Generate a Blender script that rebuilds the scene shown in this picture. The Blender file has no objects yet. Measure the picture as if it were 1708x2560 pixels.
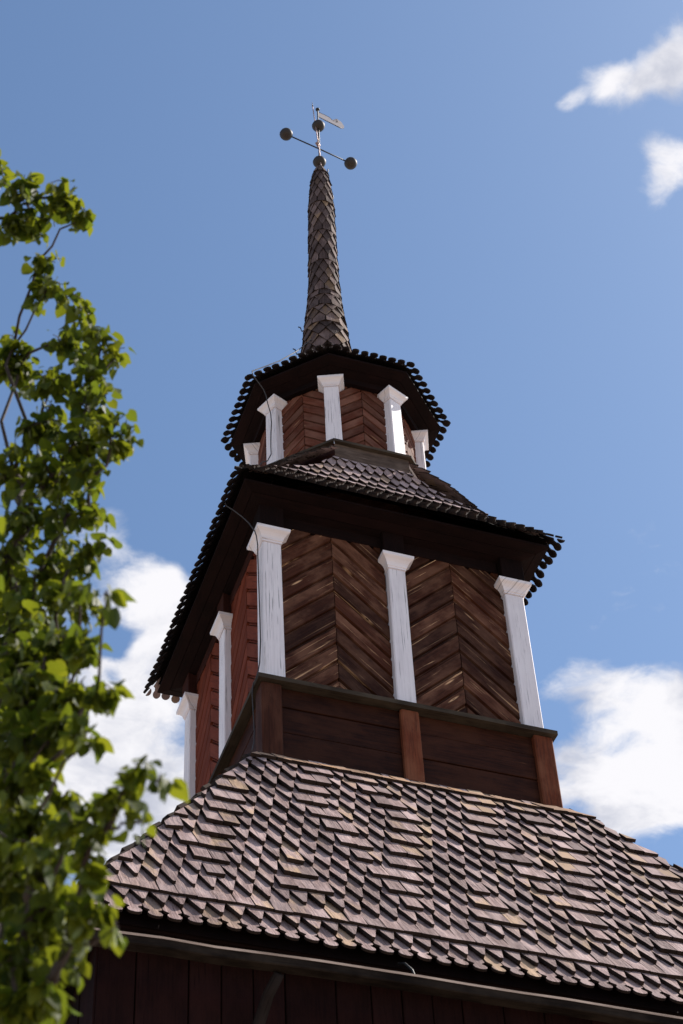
import bpy, bmesh, math, random
from mathutils import Vector, Matrix
random.seed(7)
R = math.radians
sc = bpy.context.scene
COL = sc.collection

# ---------------------------------------------------------------- camera
CAM = Vector((-6.374, -16.175, 1.6))
AX_R = Vector((0.9452, -0.3235, -0.0432)); AX_U = Vector((-0.2091, -0.7018, 0.681)); AX_F = Vector((0.2507, 0.6346, 0.731))
cd = bpy.data.cameras.new('camera'); cam = bpy.data.objects.new('camera', cd); COL.objects.link(cam)
cd.sensor_fit = 'VERTICAL'; cd.sensor_height = 36.0; cd.lens = 36.0 * 4914 / 2560
cam.matrix_world = Matrix(((AX_R.x, AX_U.x, -AX_F.x, CAM.x), (AX_R.y, AX_U.y, -AX_F.y, CAM.y), (AX_R.z, AX_U.z, -AX_F.z, CAM.z), (0, 0, 0, 1)))
cd.clip_end = 5000
cd.dof.use_dof = True; cd.dof.focus_distance = 20.5; cd.dof.aperture_fstop = 4.5
sc.camera = cam
sc.render.resolution_x = 683; sc.render.resolution_y = 1024

# ---------------------------------------------------------------- light
SUN_EL, SUN_AZ = R(49), R(3)          # azimuth from +X towards +Y
SDIR = Vector((math.cos(SUN_EL) * math.cos(SUN_AZ), math.cos(SUN_EL) * math.sin(SUN_AZ), math.sin(SUN_EL)))
sl = bpy.data.lights.new('sun', 'SUN'); so = bpy.data.objects.new('sun', sl); COL.objects.link(so)
sl.energy = 5.0; sl.angle = R(0.5); sl.color = (1.0, 0.93, 0.85)
so.rotation_euler = SDIR.to_track_quat('Z', 'Y').to_euler(); so.location = (30, -5, 40)
sc.view_settings.view_transform = 'Standard'; sc.view_settings.look = 'None'
sc.view_settings.exposure = 0.36; sc.view_settings.gamma = 1.0
try: sc.view_settings.use_curve_mapping = False
except Exception: pass

# ---------------------------------------------------------------- sky
wd = bpy.data.worlds.new('World'); sc.world = wd; wd.use_nodes = True
nt = wd.node_tree; nt.nodes.clear()
class NB:                               # small node-building helper
    def __init__(s, tree): s.t = tree
    def n(s, typ, **kw):
        o = s.t.nodes.new(typ)
        for k, v in kw.items(): setattr(o, k, v)
        return o
    def put(s, sock, v):
        if v is None: return
        if isinstance(v, bpy.types.NodeSocket): s.t.links.new(v, sock)
        else: sock.default_value = v
    def m(s, op, a, b=None, c=None, clamp=False):
        o = s.n('ShaderNodeMath', operation=op); o.use_clamp = clamp
        for i, v in enumerate((a, b, c)):
            if v is not None: s.put(o.inputs[i], v)
        return o.outputs[0]
    def vm(s, op, a, b=None, out=0):
        o = s.n('ShaderNodeVectorMath', operation=op)
        s.put(o.inputs[0], a)
        if b is not None: s.put(o.inputs[1], b)
        return o.outputs[out]
    def noise(s, vec, scale, detail=4, rough=0.55, dist=0.0, lac=2.0):
        o = s.n('ShaderNodeTexNoise'); s.put(o.inputs['Vector'], vec)
        o.inputs['Scale'].default_value = scale; o.inputs['Detail'].default_value = detail
        o.inputs['Roughness'].default_value = rough; o.inputs['Distortion'].default_value = dist
        o.inputs['Lacunarity'].default_value = lac
        return o.outputs['Fac']
    def ss(s, x, a, b, lo=0.0, hi=1.0):  # smoothstep
        o = s.n('ShaderNodeMapRange', interpolation_type='SMOOTHSTEP')
        s.put(o.inputs[0], x); o.inputs[1].default_value = a; o.inputs[2].default_value = b
        o.inputs[3].default_value = lo; o.inputs[4].default_value = hi
        return o.outputs[0]
    def mix(s, fac, a, b, mode='MIX'):
        o = s.n('ShaderNodeMix', data_type='RGBA', blend_type=mode)
        s.put(o.inputs[0], fac); s.put(o.inputs[6], a); s.put(o.inputs[7], b)
        return o.outputs[2]
w = NB(nt)
sky = w.n('ShaderNodeTexSky', sky_type='NISHITA'); sky.sun_disc = False
sky.sun_elevation = SUN_EL; sky.sun_rotation = R(90) - SUN_AZ
sky.altitude = 100; sky.air_density = 1.0; sky.dust_density = 0.95; sky.ozone_density = 1.0
tc = w.n('ShaderNodeTexCoord'); D = tc.outputs['Generated']
sx = w.n('ShaderNodeSeparateXYZ'); nt.links.new(D, sx.inputs[0])
zz = w.m('MAXIMUM', sx.outputs[2], 0.06)
cv = w.n('ShaderNodeCombineXYZ'); w.put(cv.inputs[0], w.m('DIVIDE', sx.outputs[0], zz)); w.put(cv.inputs[1], w.m('DIVIDE', sx.outputs[1], zz)); cv.inputs[2].default_value = 3.1
P = cv.outputs[0]                       # where the view ray meets the cloud layer
warp = w.n('ShaderNodeTexNoise'); w.put(warp.inputs['Vector'], P); warp.inputs['Scale'].default_value = 14.0; warp.inputs['Detail'].default_value = 3
Pw = w.vm('ADD', P, w.vm('MULTIPLY', w.vm('SUBTRACT', warp.outputs['Color'], (0.5, 0.5, 0.5)), (0.05, 0.05, 0.05)))
big = w.noise(P, 1.1, 2, 0.5)
fine = w.noise(Pw, 12.0, 12, 0.66)
# cloud banks of the day: heading of each bank on the layer, its size, its weight
BANKS = [(0.165, 1.07, 0.135, 0.65), (0.22, 0.974, 0.059, 0.75), (0.181, 0.934, 0.045, 0.7), (0.264, 0.993, 0.07, 0.75), (0.262, 1.072, 0.079, 0.7), (0.271, 1.169, 0.096, 0.75), (0.228, 1.238, 0.111, 0.75), (0.319, 1.241, 0.085, 0.65), (0.223, 1.039, 0.026, -0.75), (0.233, 1.073, 0.019, -0.5), (0.664, 1.091, 0.064, 0.75), (0.703, 1.075, 0.079, 0.75), (0.613, 1.072, 0.053, 0.5), (0.577, 0.991, 0.051, 0.5), (0.637, 1.0, 0.065, 0.46), (0.682, 1.139, 0.048, 0.45), (0.617, 1.116, 0.029, 0.4), (0.665, 0.997, 0.052, 0.42), (0.418, 0.471, 0.038, 0.68), (0.411, 0.49, 0.033, 0.26), (0.393, 0.505, 0.033, 0.42), (0.372, 0.508, 0.028, 0.4), (0.358, 0.524, 0.015, 0.46), (0.441, 0.535, 0.034, 0.56), (0.438, 0.567, 0.026, 0.5), (0.058, 0.547, 0.219, -0.3), (0.325, 0.801, 0.509, -0.62)]
bias = w.m('MULTIPLY', w.ss(big, 0.47, 0.66), 0.34)
for (bx, by, br, bw) in BANKS:
    dd = w.vm('DISTANCE', Pw, (bx, by, 3.1), out=1)
    bias = w.m('ADD', bias, w.ss(dd, br, br * 0.15, 0.0, bw))
dens = w.m('ADD', w.m('MULTIPLY', w.m('SUBTRACT', fine, 0.5), 1.5), bias)
cmask = w.m('MULTIPLY', w.ss(dens, 0.06, 0.62), 0.96)
shade = w.ss(w.noise(Pw, 9.0, 6, 0.6), 0.30, 0.58)
ccol = w.mix(shade, (3.3, 3.45, 4.05, 1), (6.0, 5.9, 6.05, 1))
skyc = w.mix(1.0, sky.outputs[0], (0.76, 0.88, 0.965, 1), 'MULTIPLY')
fincol = w.mix(cmask, skyc, ccol)
bg = w.n('ShaderNodeBackground'); w.put(bg.inputs[0], fincol); bg.inputs[1].default_value = 0.13
ow = w.n('ShaderNodeOutputWorld'); nt.links.new(bg.outputs[0], ow.inputs[0])

# ---------------------------------------------------------------- materials
def new_mat(name):
    m = bpy.data.materials.new(name); m.use_nodes = True; t = m.node_tree; t.nodes.clear()
    b = NB(t); out = b.n('ShaderNodeOutputMaterial'); p = b.n('ShaderNodeBsdfPrincipled')
    t.links.new(p.outputs[0], out.inputs[0])
    return m, b, p
def piece_random(b):
    """one random number for each piece, grain coordinates (across, along) in metres"""
    uv = b.n('ShaderNodeUVMap'); uv.uv_map = 'UVMap'
    s = b.n('ShaderNodeSeparateXYZ'); b.put(s.inputs[0], uv.outputs[0])
    oi = b.n('ShaderNodeObjectInfo')
    k = b.m('ADD', b.m('FLOOR', b.m('DIVIDE', b.m('ADD', s.outputs[0], 5.0), 10.0)), b.m('MULTIPLY', oi.outputs['Random'], 977.0))
    wn = b.n('ShaderNodeTexWhiteNoise', noise_dimensions='1D'); b.put(wn.inputs['W'], k)
    return s.outputs[0], s.outputs[1], wn.outputs['Value'], wn.outputs['Color']
def wood(name, dark, mid, light, raw, var=0.5, raw_at=(0.62, 0.72), rough=0.8, bump=0.5, gu=55, gv=2.6, su=26, sv=1.3, knots=0.0, crack=0.6, warm=None, spec=0.08, cup=0.0, bdist=0.006, crack_at=0.66):
    m, b, p = new_mat(name)
    u, v, r, rc = piece_random(b)
    off = b.m('MULTIPLY', r, 61.0)
    def vec(a, c, z=0.0):
        o = b.n('ShaderNodeCombineXYZ'); b.put(o.inputs[0], b.m('MULTIPLY', u, a)); b.put(o.inputs[1], b.m('MULTIPLY', v, c)); b.put(o.inputs[2], b.m('ADD', off, z)); return o.outputs[0]
    g1 = b.noise(vec(gu, gv), 1.0, 6, 0.65, 0.3)
    g2 = b.noise(vec(su, sv, 9.0), 1.0, 5, 0.6, 0.6)
    g3 = b.noise(vec(5, 2.2, 17.0), 1.0, 4, 0.6)
    c = b.mix(b.ss(g1, 0.3, 0.7), dark + (1,), mid + (1,))
    c = b.mix(b.m('MULTIPLY', b.ss(g3, 0.38, 0.68), 0.75), c, light + (1,))
    c = b.mix(b.ss(g2, raw_at[0], raw_at[1]), c, raw + (1,))
    if warm is not None:                  # some pieces are of fresher, warmer wood
        wsel = b.ss(b.m('FRACT', b.m('MULTIPLY', r, 7.31)), 0.72, 0.95)
        c = b.mix(b.m('MULTIPLY', wsel, b.ss(b.noise(vec(7, 3, 31.0), 1.0, 3), 0.35, 0.6)), c, warm + (1,))
    if knots:
        vo = b.n('ShaderNodeTexVoronoi', voronoi_dimensions='3D'); b.put(vo.inputs['Vector'], vec(9.0, 1.1, 3.0)); vo.inputs['Scale'].default_value = 1.0
        kd = vo.outputs['Distance']
        c = b.mix(b.m('MULTIPLY', b.ss(kd, 0.13, 0.05), knots), c, raw + (1,))
        c = b.mix(b.ss(kd, 0.04, 0.02), c, (0.02, 0.012, 0.01, 1))
    if crack:
        ck = b.ss(b.noise(vec(90, 1.6, 23.0), 1.0, 3, 0.5), crack_at, crack_at + 0.06)
        c = b.mix(b.m('MULTIPLY', ck, crack), c, (dark[0] * 0.25, dark[1] * 0.25, dark[2] * 0.25, 1))
    val = b.m('ADD', 1.0 - var / 2, b.m('MULTIPLY', r, var))
    cc = b.n('ShaderNodeCombineColor'); [b.put(cc.inputs[i], val) for i in range(3)]
    c = b.mix(1.0, c, cc.outputs[0], 'MULTIPLY')
    b.put(p.inputs['Base Color'], c)
    p.inputs['Roughness'].default_value = rough
    p.inputs['Specular IOR Level'].default_value = spec
    bp = b.n('ShaderNodeBump'); bp.inputs['Strength'].default_value = bump; bp.inputs['Distance'].default_value = bdist
    b.put(bp.inputs['Height'], b.m('ADD', b.m('ADD', g1, b.m('MULTIPLY', g2, 0.7)), b.m('MULTIPLY', b.noise(vec(11, 3.0, 41.0), 1.0, 2, 0.5), cup))); b.put(p.inputs['Normal'], bp.outputs[0])
    return m
M = {}
M['shingle'] = wood('weathered_shingle', (0.175, 0.112, 0.100), (0.345, 0.238, 0.218), (0.44, 0.325, 0.303), (0.15, 0.095, 0.08), var=0.65, raw_at=(0.58, 0.70), rough=0.75, bump=0.9, warm=(0.42, 0.28, 0.18), knots=0.0, crack=0.85, cup=2.6, bdist=0.011)
M['shingle_warm'] = wood('warm_shingle', (0.22, 0.13, 0.085), (0.36, 0.22, 0.14), (0.42, 0.27, 0.18), (0.15, 0.08, 0.05), var=0.4, warm=(0.46, 0.25, 0.11), crack=0.7)  # warmer, tanner tone for the topmost course
M['shingle_mid'] = wood('pinkish_shingle', (0.20, 0.138, 0.128), (0.38, 0.272, 0.255), (0.47, 0.355, 0.335), (0.14, 0.095, 0.08), var=0.65, rough=0.75, warm=(0.34, 0.23, 0.16), cup=2.0, bdist=0.008)
M['shingle_dark'] = wood('tarred_shingle', (0.055, 0.036, 0.031), (0.115, 0.077, 0.068), (0.18, 0.127, 0.114), (0.04, 0.025, 0.021), var=0.9, rough=0.75, warm=(0.19, 0.12, 0.07), cup=2.0, bdist=0.008)
M['shingle_end_shade'] = wood('shaded_end_grain', (0.020, 0.014, 0.012), (0.036, 0.025, 0.021), (0.050, 0.034, 0.027), (0.016, 0.011, 0.009), var=0.5, rough=0.9)  # end grain darkened further: the shade on the butts is in the colour
M['fringe'] = wood('tarred_fringe', (0.010, 0.007, 0.007), (0.018, 0.013, 0.012), (0.028, 0.021, 0.019), (0.008, 0.006, 0.006), var=0.5)
M['board'] = wood('weathered_board', (0.026, 0.0085, 0.0045), (0.068, 0.022, 0.011), (0.150, 0.070, 0.042), (0.62, 0.37, 0.20), var=1.0, raw_at=(0.615, 0.70), rough=0.62, bump=0.6, gu=75, gv=1.6, su=46, sv=0.85, knots=0.8, crack=0.7)
M['board_red'] = wood('red_board', (0.105, 0.024, 0.012), (0.172, 0.037, 0.018), (0.20, 0.05, 0.026), (0.11, 0.03, 0.02), var=0.35, rough=0.8, bump=0.35)
M['board_mix'] = wood('faded_red_board', (0.070, 0.021, 0.012), (0.130, 0.039, 0.022), (0.19, 0.090, 0.062), (0.38, 0.21, 0.11), var=0.7, raw_at=(0.68, 0.78), rough=0.7, bump=0.5, knots=0.7, crack=0.7)
M['plank'] = wood('dark_plank', (0.015, 0.0048, 0.0028), (0.038, 0.0115, 0.0055), (0.052, 0.018, 0.009), (0.30, 0.13, 0.06), var=0.5, raw_at=(0.66, 0.78), rough=0.65, bump=0.45, su=24, sv=1.0, crack=0.7)
M['post'] = wood('red_post', (0.085, 0.025, 0.013), (0.17, 0.045, 0.020), (0.21, 0.078, 0.04), (0.40, 0.25, 0.17), var=0.25, raw_at=(0.68, 0.80), rough=0.7, bump=0.45, knots=0.5)
M['post_dark'] = wood('brown_post', (0.028, 0.009, 0.005), (0.058, 0.019, 0.010), (0.078, 0.030, 0.017), (0.30, 0.17, 0.10), var=0.25, raw_at=(0.67, 0.78), rough=0.7, bump=0.45)
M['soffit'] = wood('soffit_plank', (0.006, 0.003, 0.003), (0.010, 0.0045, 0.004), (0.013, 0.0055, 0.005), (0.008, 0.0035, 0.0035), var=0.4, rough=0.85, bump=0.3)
M['beam_red'] = wood('red_beam', (0.022, 0.008, 0.006), (0.040, 0.012, 0.009), (0.05, 0.016, 0.011), (0.03, 0.01, 0.007), var=0.3, rough=0.8, bump=0.35)
M['rail'] = wood('grey_brown_rail', (0.030, 0.022, 0.016), (0.060, 0.045, 0.032), (0.085, 0.066, 0.047), (0.05, 0.035, 0.026), var=0.3, rough=0.8, bump=0.55)
M['base_grey'] = wood('bleached_base_plank', (0.06, 0.042, 0.033), (0.12, 0.083, 0.064), (0.20, 0.145, 0.115), (0.34, 0.25, 0.20), var=0.2, raw_at=(0.62, 0.74))
M['gutter'] = wood('grey_gutter', (0.007, 0.0045, 0.0035), (0.016, 0.011, 0.0085), (0.038, 0.028, 0.021), (0.016, 0.012, 0.010), var=0.3, rough=0.9, bump=0.7)
M['lip'] = wood('sunlit_lip', (0.13, 0.088, 0.068), (0.27, 0.195, 0.155), (0.36, 0.27, 0.22), (0.07, 0.045, 0.035), var=0.2, rough=0.9)  # paler than the gutter: sunlight on its top edge put into the colour
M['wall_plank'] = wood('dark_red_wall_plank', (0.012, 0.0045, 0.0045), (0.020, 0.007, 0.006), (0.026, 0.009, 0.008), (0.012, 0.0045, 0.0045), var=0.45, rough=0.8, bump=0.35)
M['white'] = wood('white_paint', (0.75, 0.685, 0.695), (0.87, 0.80, 0.81), (0.89, 0.825, 0.83), (0.47, 0.43, 0.42), var=0.10, raw_at=(0.60, 0.80), rough=0.55, bump=0.35, gu=40, gv=1.2, crack=0.8, spec=0.3, crack_at=0.62)
def plain(name, col, rough=0.5, metal=0.0, nscale=14.0, amt=0.35, bump=0.2):
    m, b, p = new_mat(name)
    tcn = b.n('ShaderNodeTexCoord'); n1 = b.noise(tcn.outputs['Object'], nscale, 5, 0.6)
    c = b.mix(n1, tuple(x * (1 - amt) for x in col) + (1,), tuple(min(1, x * (1 + amt)) for x in col) + (1,))
    b.put(p.inputs['Base Color'], c); p.inputs['Roughness'].default_value = rough; p.inputs['Metallic'].default_value = metal
    bp = b.n('ShaderNodeBump'); bp.inputs['Strength'].default_value = bump; bp.inputs['Distance'].default_value = 0.004
    b.put(bp.inputs['Height'], n1); b.put(p.inputs['Normal'], bp.outputs[0])
    return m
M['iron'] = plain('black_iron', (0.022, 0.02, 0.02), 0.55, 0.4, 40)
M['copper'] = plain('brown_copper_ball', (0.026, 0.018, 0.013), 0.6, 0.1, 26, 0.5, 0.35)
M['rod'] = plain('pinkish_copper_rod', (0.30, 0.20, 0.18), 0.5, 0.5, 40)
M['vane'] = plain('pale_tin_vane', (0.48, 0.42, 0.40), 0.55, 0.3, 60, 0.35)
M['wire'] = plain('grey_cable', (0.05, 0.042, 0.04), 0.6, 0.2, 60)
M['bark'] = plain('bark', (0.055, 0.04, 0.03), 0.9, 0.0, 30, 0.5, 0.6)
M['twig'] = plain('twig_bark', (0.045, 0.03, 0.024), 0.8, 0.0, 60, 0.4, 0.3)
def leaf_mat(name, c1, c2, tr, trans):
    m = bpy.data.materials.new(name); m.use_nodes = True; t = m.node_tree; t.nodes.clear(); b = NB(t)
    u, v, r, rc = piece_random(b)
    vein = b.ss(b.m('ABSOLUTE', b.m('SUBTRACT', b.m('FRACT', b.m('DIVIDE', b.m('ADD', u, 5.0), 10.0)), 0.5)), 0.0, 0.00022)
    c = b.mix(r, c1 + (1,), c2 + (1,))
    c = b.mix(b.m('MULTIPLY', b.m('SUBTRACT', 1.0, vein), 0.35), c, tr + (1,))
    p = b.n('ShaderNodeBsdfPrincipled'); b.put(p.inputs['Base Color'], c); p.inputs['Roughness'].default_value = 0.55; p.inputs['Specular IOR Level'].default_value = 0.18
    tl = b.n('ShaderNodeBsdfTranslucent'); b.put(tl.inputs[0], b.mix(r, (tr[0] * 0.45, tr[1] * 0.6, tr[2], 1), tr + (1,)))
    mx = b.n('ShaderNodeMixShader'); mx.inputs[0].default_value = trans
    t.links.new(p.outputs[0], mx.inputs[1]); t.links.new(tl.outputs[0], mx.inputs[2])
    o = b.n('ShaderNodeOutputMaterial'); t.links.new(mx.outputs[0], o.inputs[0])
    return m
M['leaf'] = leaf_mat('linden_leaf', (0.018, 0.038, 0.006), (0.075, 0.098, 0.012), (0.33, 0.345, 0.016), 0.40)
M['bract'] = leaf_mat('linden_bract', (0.20, 0.25, 0.09), (0.27, 0.29, 0.13), (0.38, 0.42, 0.12), 0.4)
gm, gb, gp = new_mat('bounce_ground')  # unseen ground, much paler than grass to bounce warm fill onto the tower
gtc = gb.n('ShaderNodeTexCoord'); gn = gb.noise(gtc.outputs['Object'], 0.35, 6, 0.6); gn2 = gb.noise(gtc.outputs['Object'], 9.0, 4, 0.6)
gcol = gb.mix(gb.ss(gn, 0.42, 0.58), (0.33, 0.265, 0.21, 1), (0.39, 0.32, 0.26, 1))
gb.put(gp.inputs['Base Color'], gb.mix(gb.m('MULTIPLY', gn2, 0.4), gcol, (0.22, 0.18, 0.14, 1))); gp.inputs['Roughness'].default_value = 0.95
M['ground'] = gm

# ---------------------------------------------------------------- object helpers
ENDS = {'shingle': 'shingle_end_shade', 'shingle_dark': 'shingle_end_shade', 'shingle_mid': 'shingle_end_shade', 'shingle_warm': 'shingle_end_shade', 'fringe': 'fringe'}
def link(name, me, parent=None, mat=None, mw=None):
    o = bpy.data.objects.new(name, me); COL.objects.link(o)
    if mat is not None and me is not None and not me.materials:
        me.materials.append(M[mat])
        if mat in ENDS: me.materials.append(M[ENDS[mat]])
    if parent is not None: o.parent = parent
    if mw is not None: o.matrix_local = mw
    return o
def empty(name, loc=(0, 0, 0)):
    o = bpy.data.objects.new(name, None); COL.objects.link(o); o.location = loc; o.empty_display_size = 0.3
    return o
def tag(o, label, cat, group=None):
    o['label'] = label; o['category'] = cat
    if group: o['group'] = group
    return o
def mesh_from(verts, faces, uvs=None, grain=1, name='mesh', smooth=False, uoff=0.0, mi=None):
    """uvs: one (u, v) for each vertex, else taken from the coordinates with the grain along axis `grain`"""
    me = bpy.data.meshes.new(name); me.from_pydata([tuple(v) for v in verts], [], faces)
    lay = me.uv_layers.new(name='UVMap')
    a, c = [(1, 2), (0, 2), (0, 1)][grain]
    for lp in me.loops:
        if uvs is not None: lay.data[lp.index].uv = uvs[lp.vertex_index]
        else:
            co = me.vertices[lp.vertex_index].co; lay.data[lp.index].uv = (co[a] + co[c] * 0.83 + uoff, co[grain])
    if smooth:
        for f in me.polygons: f.use_smooth = True
    if mi is not None: me.polygons.foreach_set('material_index', mi)
    me.update(); return me
class Bag:                              # collects many pieces into one mesh
    def __init__(s): s.v = []; s.f = []; s.uv = []; s.mi = []; s.k = 0
    def add(s, verts, faces, uvs, mat=None, ends=False):
        b0 = len(s.v); s.k += 1
        for p in verts: s.v.append(tuple(mat @ Vector(p)) if mat is not None else tuple(p))
        for i, f in enumerate(faces): s.f.append([b0 + j for j in f]); s.mi.append(1 if ends and i > 1 else 0)
        for (a, b) in uvs: s.uv.append((a + 10.0 * (s.k % 4000), b))
    def mesh(s, name='mesh', smooth=False): return mesh_from(s.v, s.f, s.uv, name=name, smooth=smooth, mi=s.mi)
def box_data(mn, mx, grain=None, bev=0.0):
    bm = bmesh.new(); bmesh.ops.create_cube(bm, size=1.0)
    for v in bm.verts:
        for i in range(3): v.co[i] = mn[i] + (v.co[i] + 0.5) * (mx[i] - mn[i])
    if bev > 0: bmesh.ops.bevel(bm, geom=list(bm.edges), offset=bev, segments=1, affect='EDGES', profile=0.5)
    bm.verts.ensure_lookup_table(); vs = [tuple(v.co) for v in bm.verts]; fs = [[v.index for v in f.verts] for f in bm.faces]; bm.free()
    return vs, fs
def box(name, mn, mx, mat, parent, grain=None, bev=0.004, uoff=0.0, mw=None):
    if grain is None:
        d = [mx[i] - mn[i] for i in range(3)]; grain = d.index(max(d))
    vs, fs = box_data(mn, mx, grain, bev)
    return link(name, mesh_from(vs, fs, None, grain, name, uoff=uoff), parent, mat, mw)
def clip(poly, a, b, c):                # keep a*x + b*y <= c
    out = []
    for i in range(len(poly)):
        p, q = poly[i], poly[(i + 1) % len(poly)]
        dp, dq = a * p[0] + b * p[1] - c, a * q[0] + b * q[1] - c
        if dp <= 0: out.append(p)
        if (dp < 0 < dq) or (dq < 0 < dp):
            t = dp / (dp - dq); out.append((p[0] + t * (q[0] - p[0]), p[1] + t * (q[1] - p[1])))
    return out
def area(p): return 0.5 * abs(sum(p[i][0] * p[(i + 1) % len(p)][1] - p[(i + 1) % len(p)][0] * p[i][1] for i in range(len(p))))
def prism(poly, zb, zt):
    """extrude a convex-ish outline; zb / zt give the under and upper height at (x, y)"""
    n = len(poly)
    vs = [(x, y, zb(x, y)) for x, y in poly] + [(x, y, zt(x, y)) for x, y in poly]
    fs = [list(range(n))[::-1], list(range(n, 2 * n))] + [[i, (i + 1) % n, n + (i + 1) % n, n + i] for i in range(n)]
    return vs, fs, [(x, y) for x, y in poly] * 2
def tube(bag, pts, r0, r1, n=6, cap=True):
    pts = [Vector(p) for p in pts]; m = len(pts); vs = []; fs = []; uv = []; dist = 0
    ref = Vector((0.31, 0.77, 0.55))
    for i, p in enumerate(pts):
        t = (pts[min(i + 1, m - 1)] - pts[max(i - 1, 0)]).normalized()
        a = t.cross(ref).normalized(); b = t.cross(a)
        r = r0 + (r1 - r0) * i / (m - 1)
        if i: dist += (p - pts[i - 1]).length
        for k in range(n):
            g = 2 * math.pi * k / n; vs.append(p + a * (r * math.cos(g)) + b * (r * math.sin(g))); uv.append((k * 0.02, dist))
    for i in range(m - 1):
        for k in range(n): fs.append([i * n + k, i * n + (k + 1) % n, (i + 1) * n + (k + 1) % n, (i + 1) * n + k])
    if cap: fs.append(list(range(n))[::-1]); fs.append([(m - 1) * n + k for k in range(n)])
    bag.add(vs, fs, uv)
def tube_obj(name, pts, r0, r1, mat, parent=None, n=8):
    b = Bag(); tube(b, pts, r0, r1, n); return link(name, b.mesh(name, True), parent, mat)
def lathe(name, prof, mat, parent, n=24, loc=(0, 0, 0), smooth=True):
    vs = []; fs = []
    for r, z in prof:
        for k in range(n): g = 2 * math.pi * k / n; vs.append((r * math.cos(g), r * math.sin(g), z))
    for i in range(len(prof) - 1):
        for k in range(n): fs.append([i * n + k, i * n + (k + 1) % n, (i + 1) * n + (k + 1) % n, (i + 1) * n + k])
    fs.append(list(range(n))[::-1]); fs.append([(len(prof) - 1) * n + k for k in range(n)])
    return link(name, mesh_from(vs, fs, None, 2, name, smooth), parent, mat, Matrix.Translation(loc))
def frame(o, x, y, z):
    return Matrix(((x[0], y[0], z[0], o[0]), (x[1], y[1], z[1], o[1]), (x[2], y[2], z[2], o[2]), (0, 0, 0, 1)))
def in_view(p, margin=0.0):
    d = Vector(p) - CAM; k = d.dot(AX_F)
    if k <= 0.1: return False
    u = d.dot(AX_R) / k * 4914 / 854; v = d.dot(AX_U) / k * 4914 / 1280
    return abs(u) < 1 + margin and abs(v) < 1 + margin

# ---------------------------------------------------------------- ground
g = link('ground', mesh_from([(-1500, -1500, 0), (1500, -1500, 0), (1500, 1500, 0), (-1500, 1500, 0)], [[0, 1, 2, 3]]), None, 'ground'); g['kind'] = 'structure'

# ================================================================ bell tower
Z0 = 1.6
tower = empty('bell_tower'); tag(tower, 'dark red timber bell tower with shingled roofs, white pilasters and slender spire', 'bell tower')

# ---- shingle outlines (x across, y up the slope, butt at y = 0)
def out_point(wd, L, tip, blunt=0.008): h = wd / 2; return [(-blunt, 0), (blunt, 0), (h, tip), (h, L), (-h, L), (-h, tip)]
def out_flat(wd, L): h = wd / 2; return [(-h, 0), (h, 0), (h, L), (-h, L)]
def out_lobe(wd, L):                     # fringe with notched neck and rounded lobe
    h = wd / 2; P = [(-0.66 * h, 0.026), (-0.36 * h, 0.006), (0, 0), (0.36 * h, 0.006), (0.66 * h, 0.026), (0.78 * h, 0.06), (0.66 * h, 0.095), (0.44 * h, 0.115), (0.46 * h, 0.135), (0.95 * h, 0.175), (0.97 * h, L)]
    return P + [(-x, y) for x, y in P[::-1][:-5]]
def out_disc(wd, L):                     # fringe with round disc end
    h = wd * 0.43; P = [(h * math.sin(a), h - h * math.cos(a)) for a in [R(x) for x in (0, 30, 60, 90, 118, 138)]]
    P += [(wd * 0.26, h * 2.0), (wd * 0.28, h * 2.5), (wd * 0.49, h * 2.9), (wd * 0.49, L)]
    return P + [(-x, y) for x, y in P[::-1][:-1]]
def sh_data(poly, L, t, lift):
    zb = lambda x, y: lift * (1 - y / L)
    zt = lambda x, y: lift * (1 - y / L) + t * (1 - 0.6 * max(0.0, y) / L)
    return prism(poly, zb, zt)
def sh_new(v, f, u): return mesh_from(v, f, u, name='shingle', mi=[0, 0] + [1] * (len(f) - 2))
_sm = {}
def sh_mesh(key, poly, L, t, lift):
    if key not in _sm: v, f, u = sh_data(poly, L, t, lift); _sm[key] = sh_new(v, f, u)
    return _sm[key]

class Face:
    """one slope of a roof: profile of (outward distance, z) from eave up, turned by `ang` about the axis; half-width hw(out)"""
    def __init__(s, prof, ang, hw): s.p = prof; s.a = ang; s.hw = hw; s.cum = [0]; [s.cum.append(s.cum[-1] + math.hypot(prof[i+1][0]-prof[i][0], prof[i+1][1]-prof[i][1])) for i in range(len(prof)-1)]
    def at(s, d):
        if d <= 0: i = 0
        else:
            i = 0
            while i < len(s.p) - 2 and s.cum[i+1] < d: i += 1
        t = (d - s.cum[i]) / (s.cum[i+1] - s.cum[i]); a, b = s.p[i], s.p[i+1]
        return a[0] + (b[0]-a[0]) * t, a[1] + (b[1]-a[1]) * t
    def frame(s, d, chord):
        o0, z0 = s.at(d); o1, z1 = s.at(d + chord); ln = math.hypot(o1-o0, z1-z0)
        ca, sa = math.cos(s.a), math.sin(s.a)
        X = Vector((ca, sa, 0)); N0 = Vector((sa, -ca, 0)); S = N0 * ((o1-o0) / ln) + Vector((0, 0, (z1-z0) / ln)); N = X.cross(S)
        return N0 * o0 + Vector((0, 0, z0)), X, S, N, o0, (o1-o0) / ln
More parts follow.
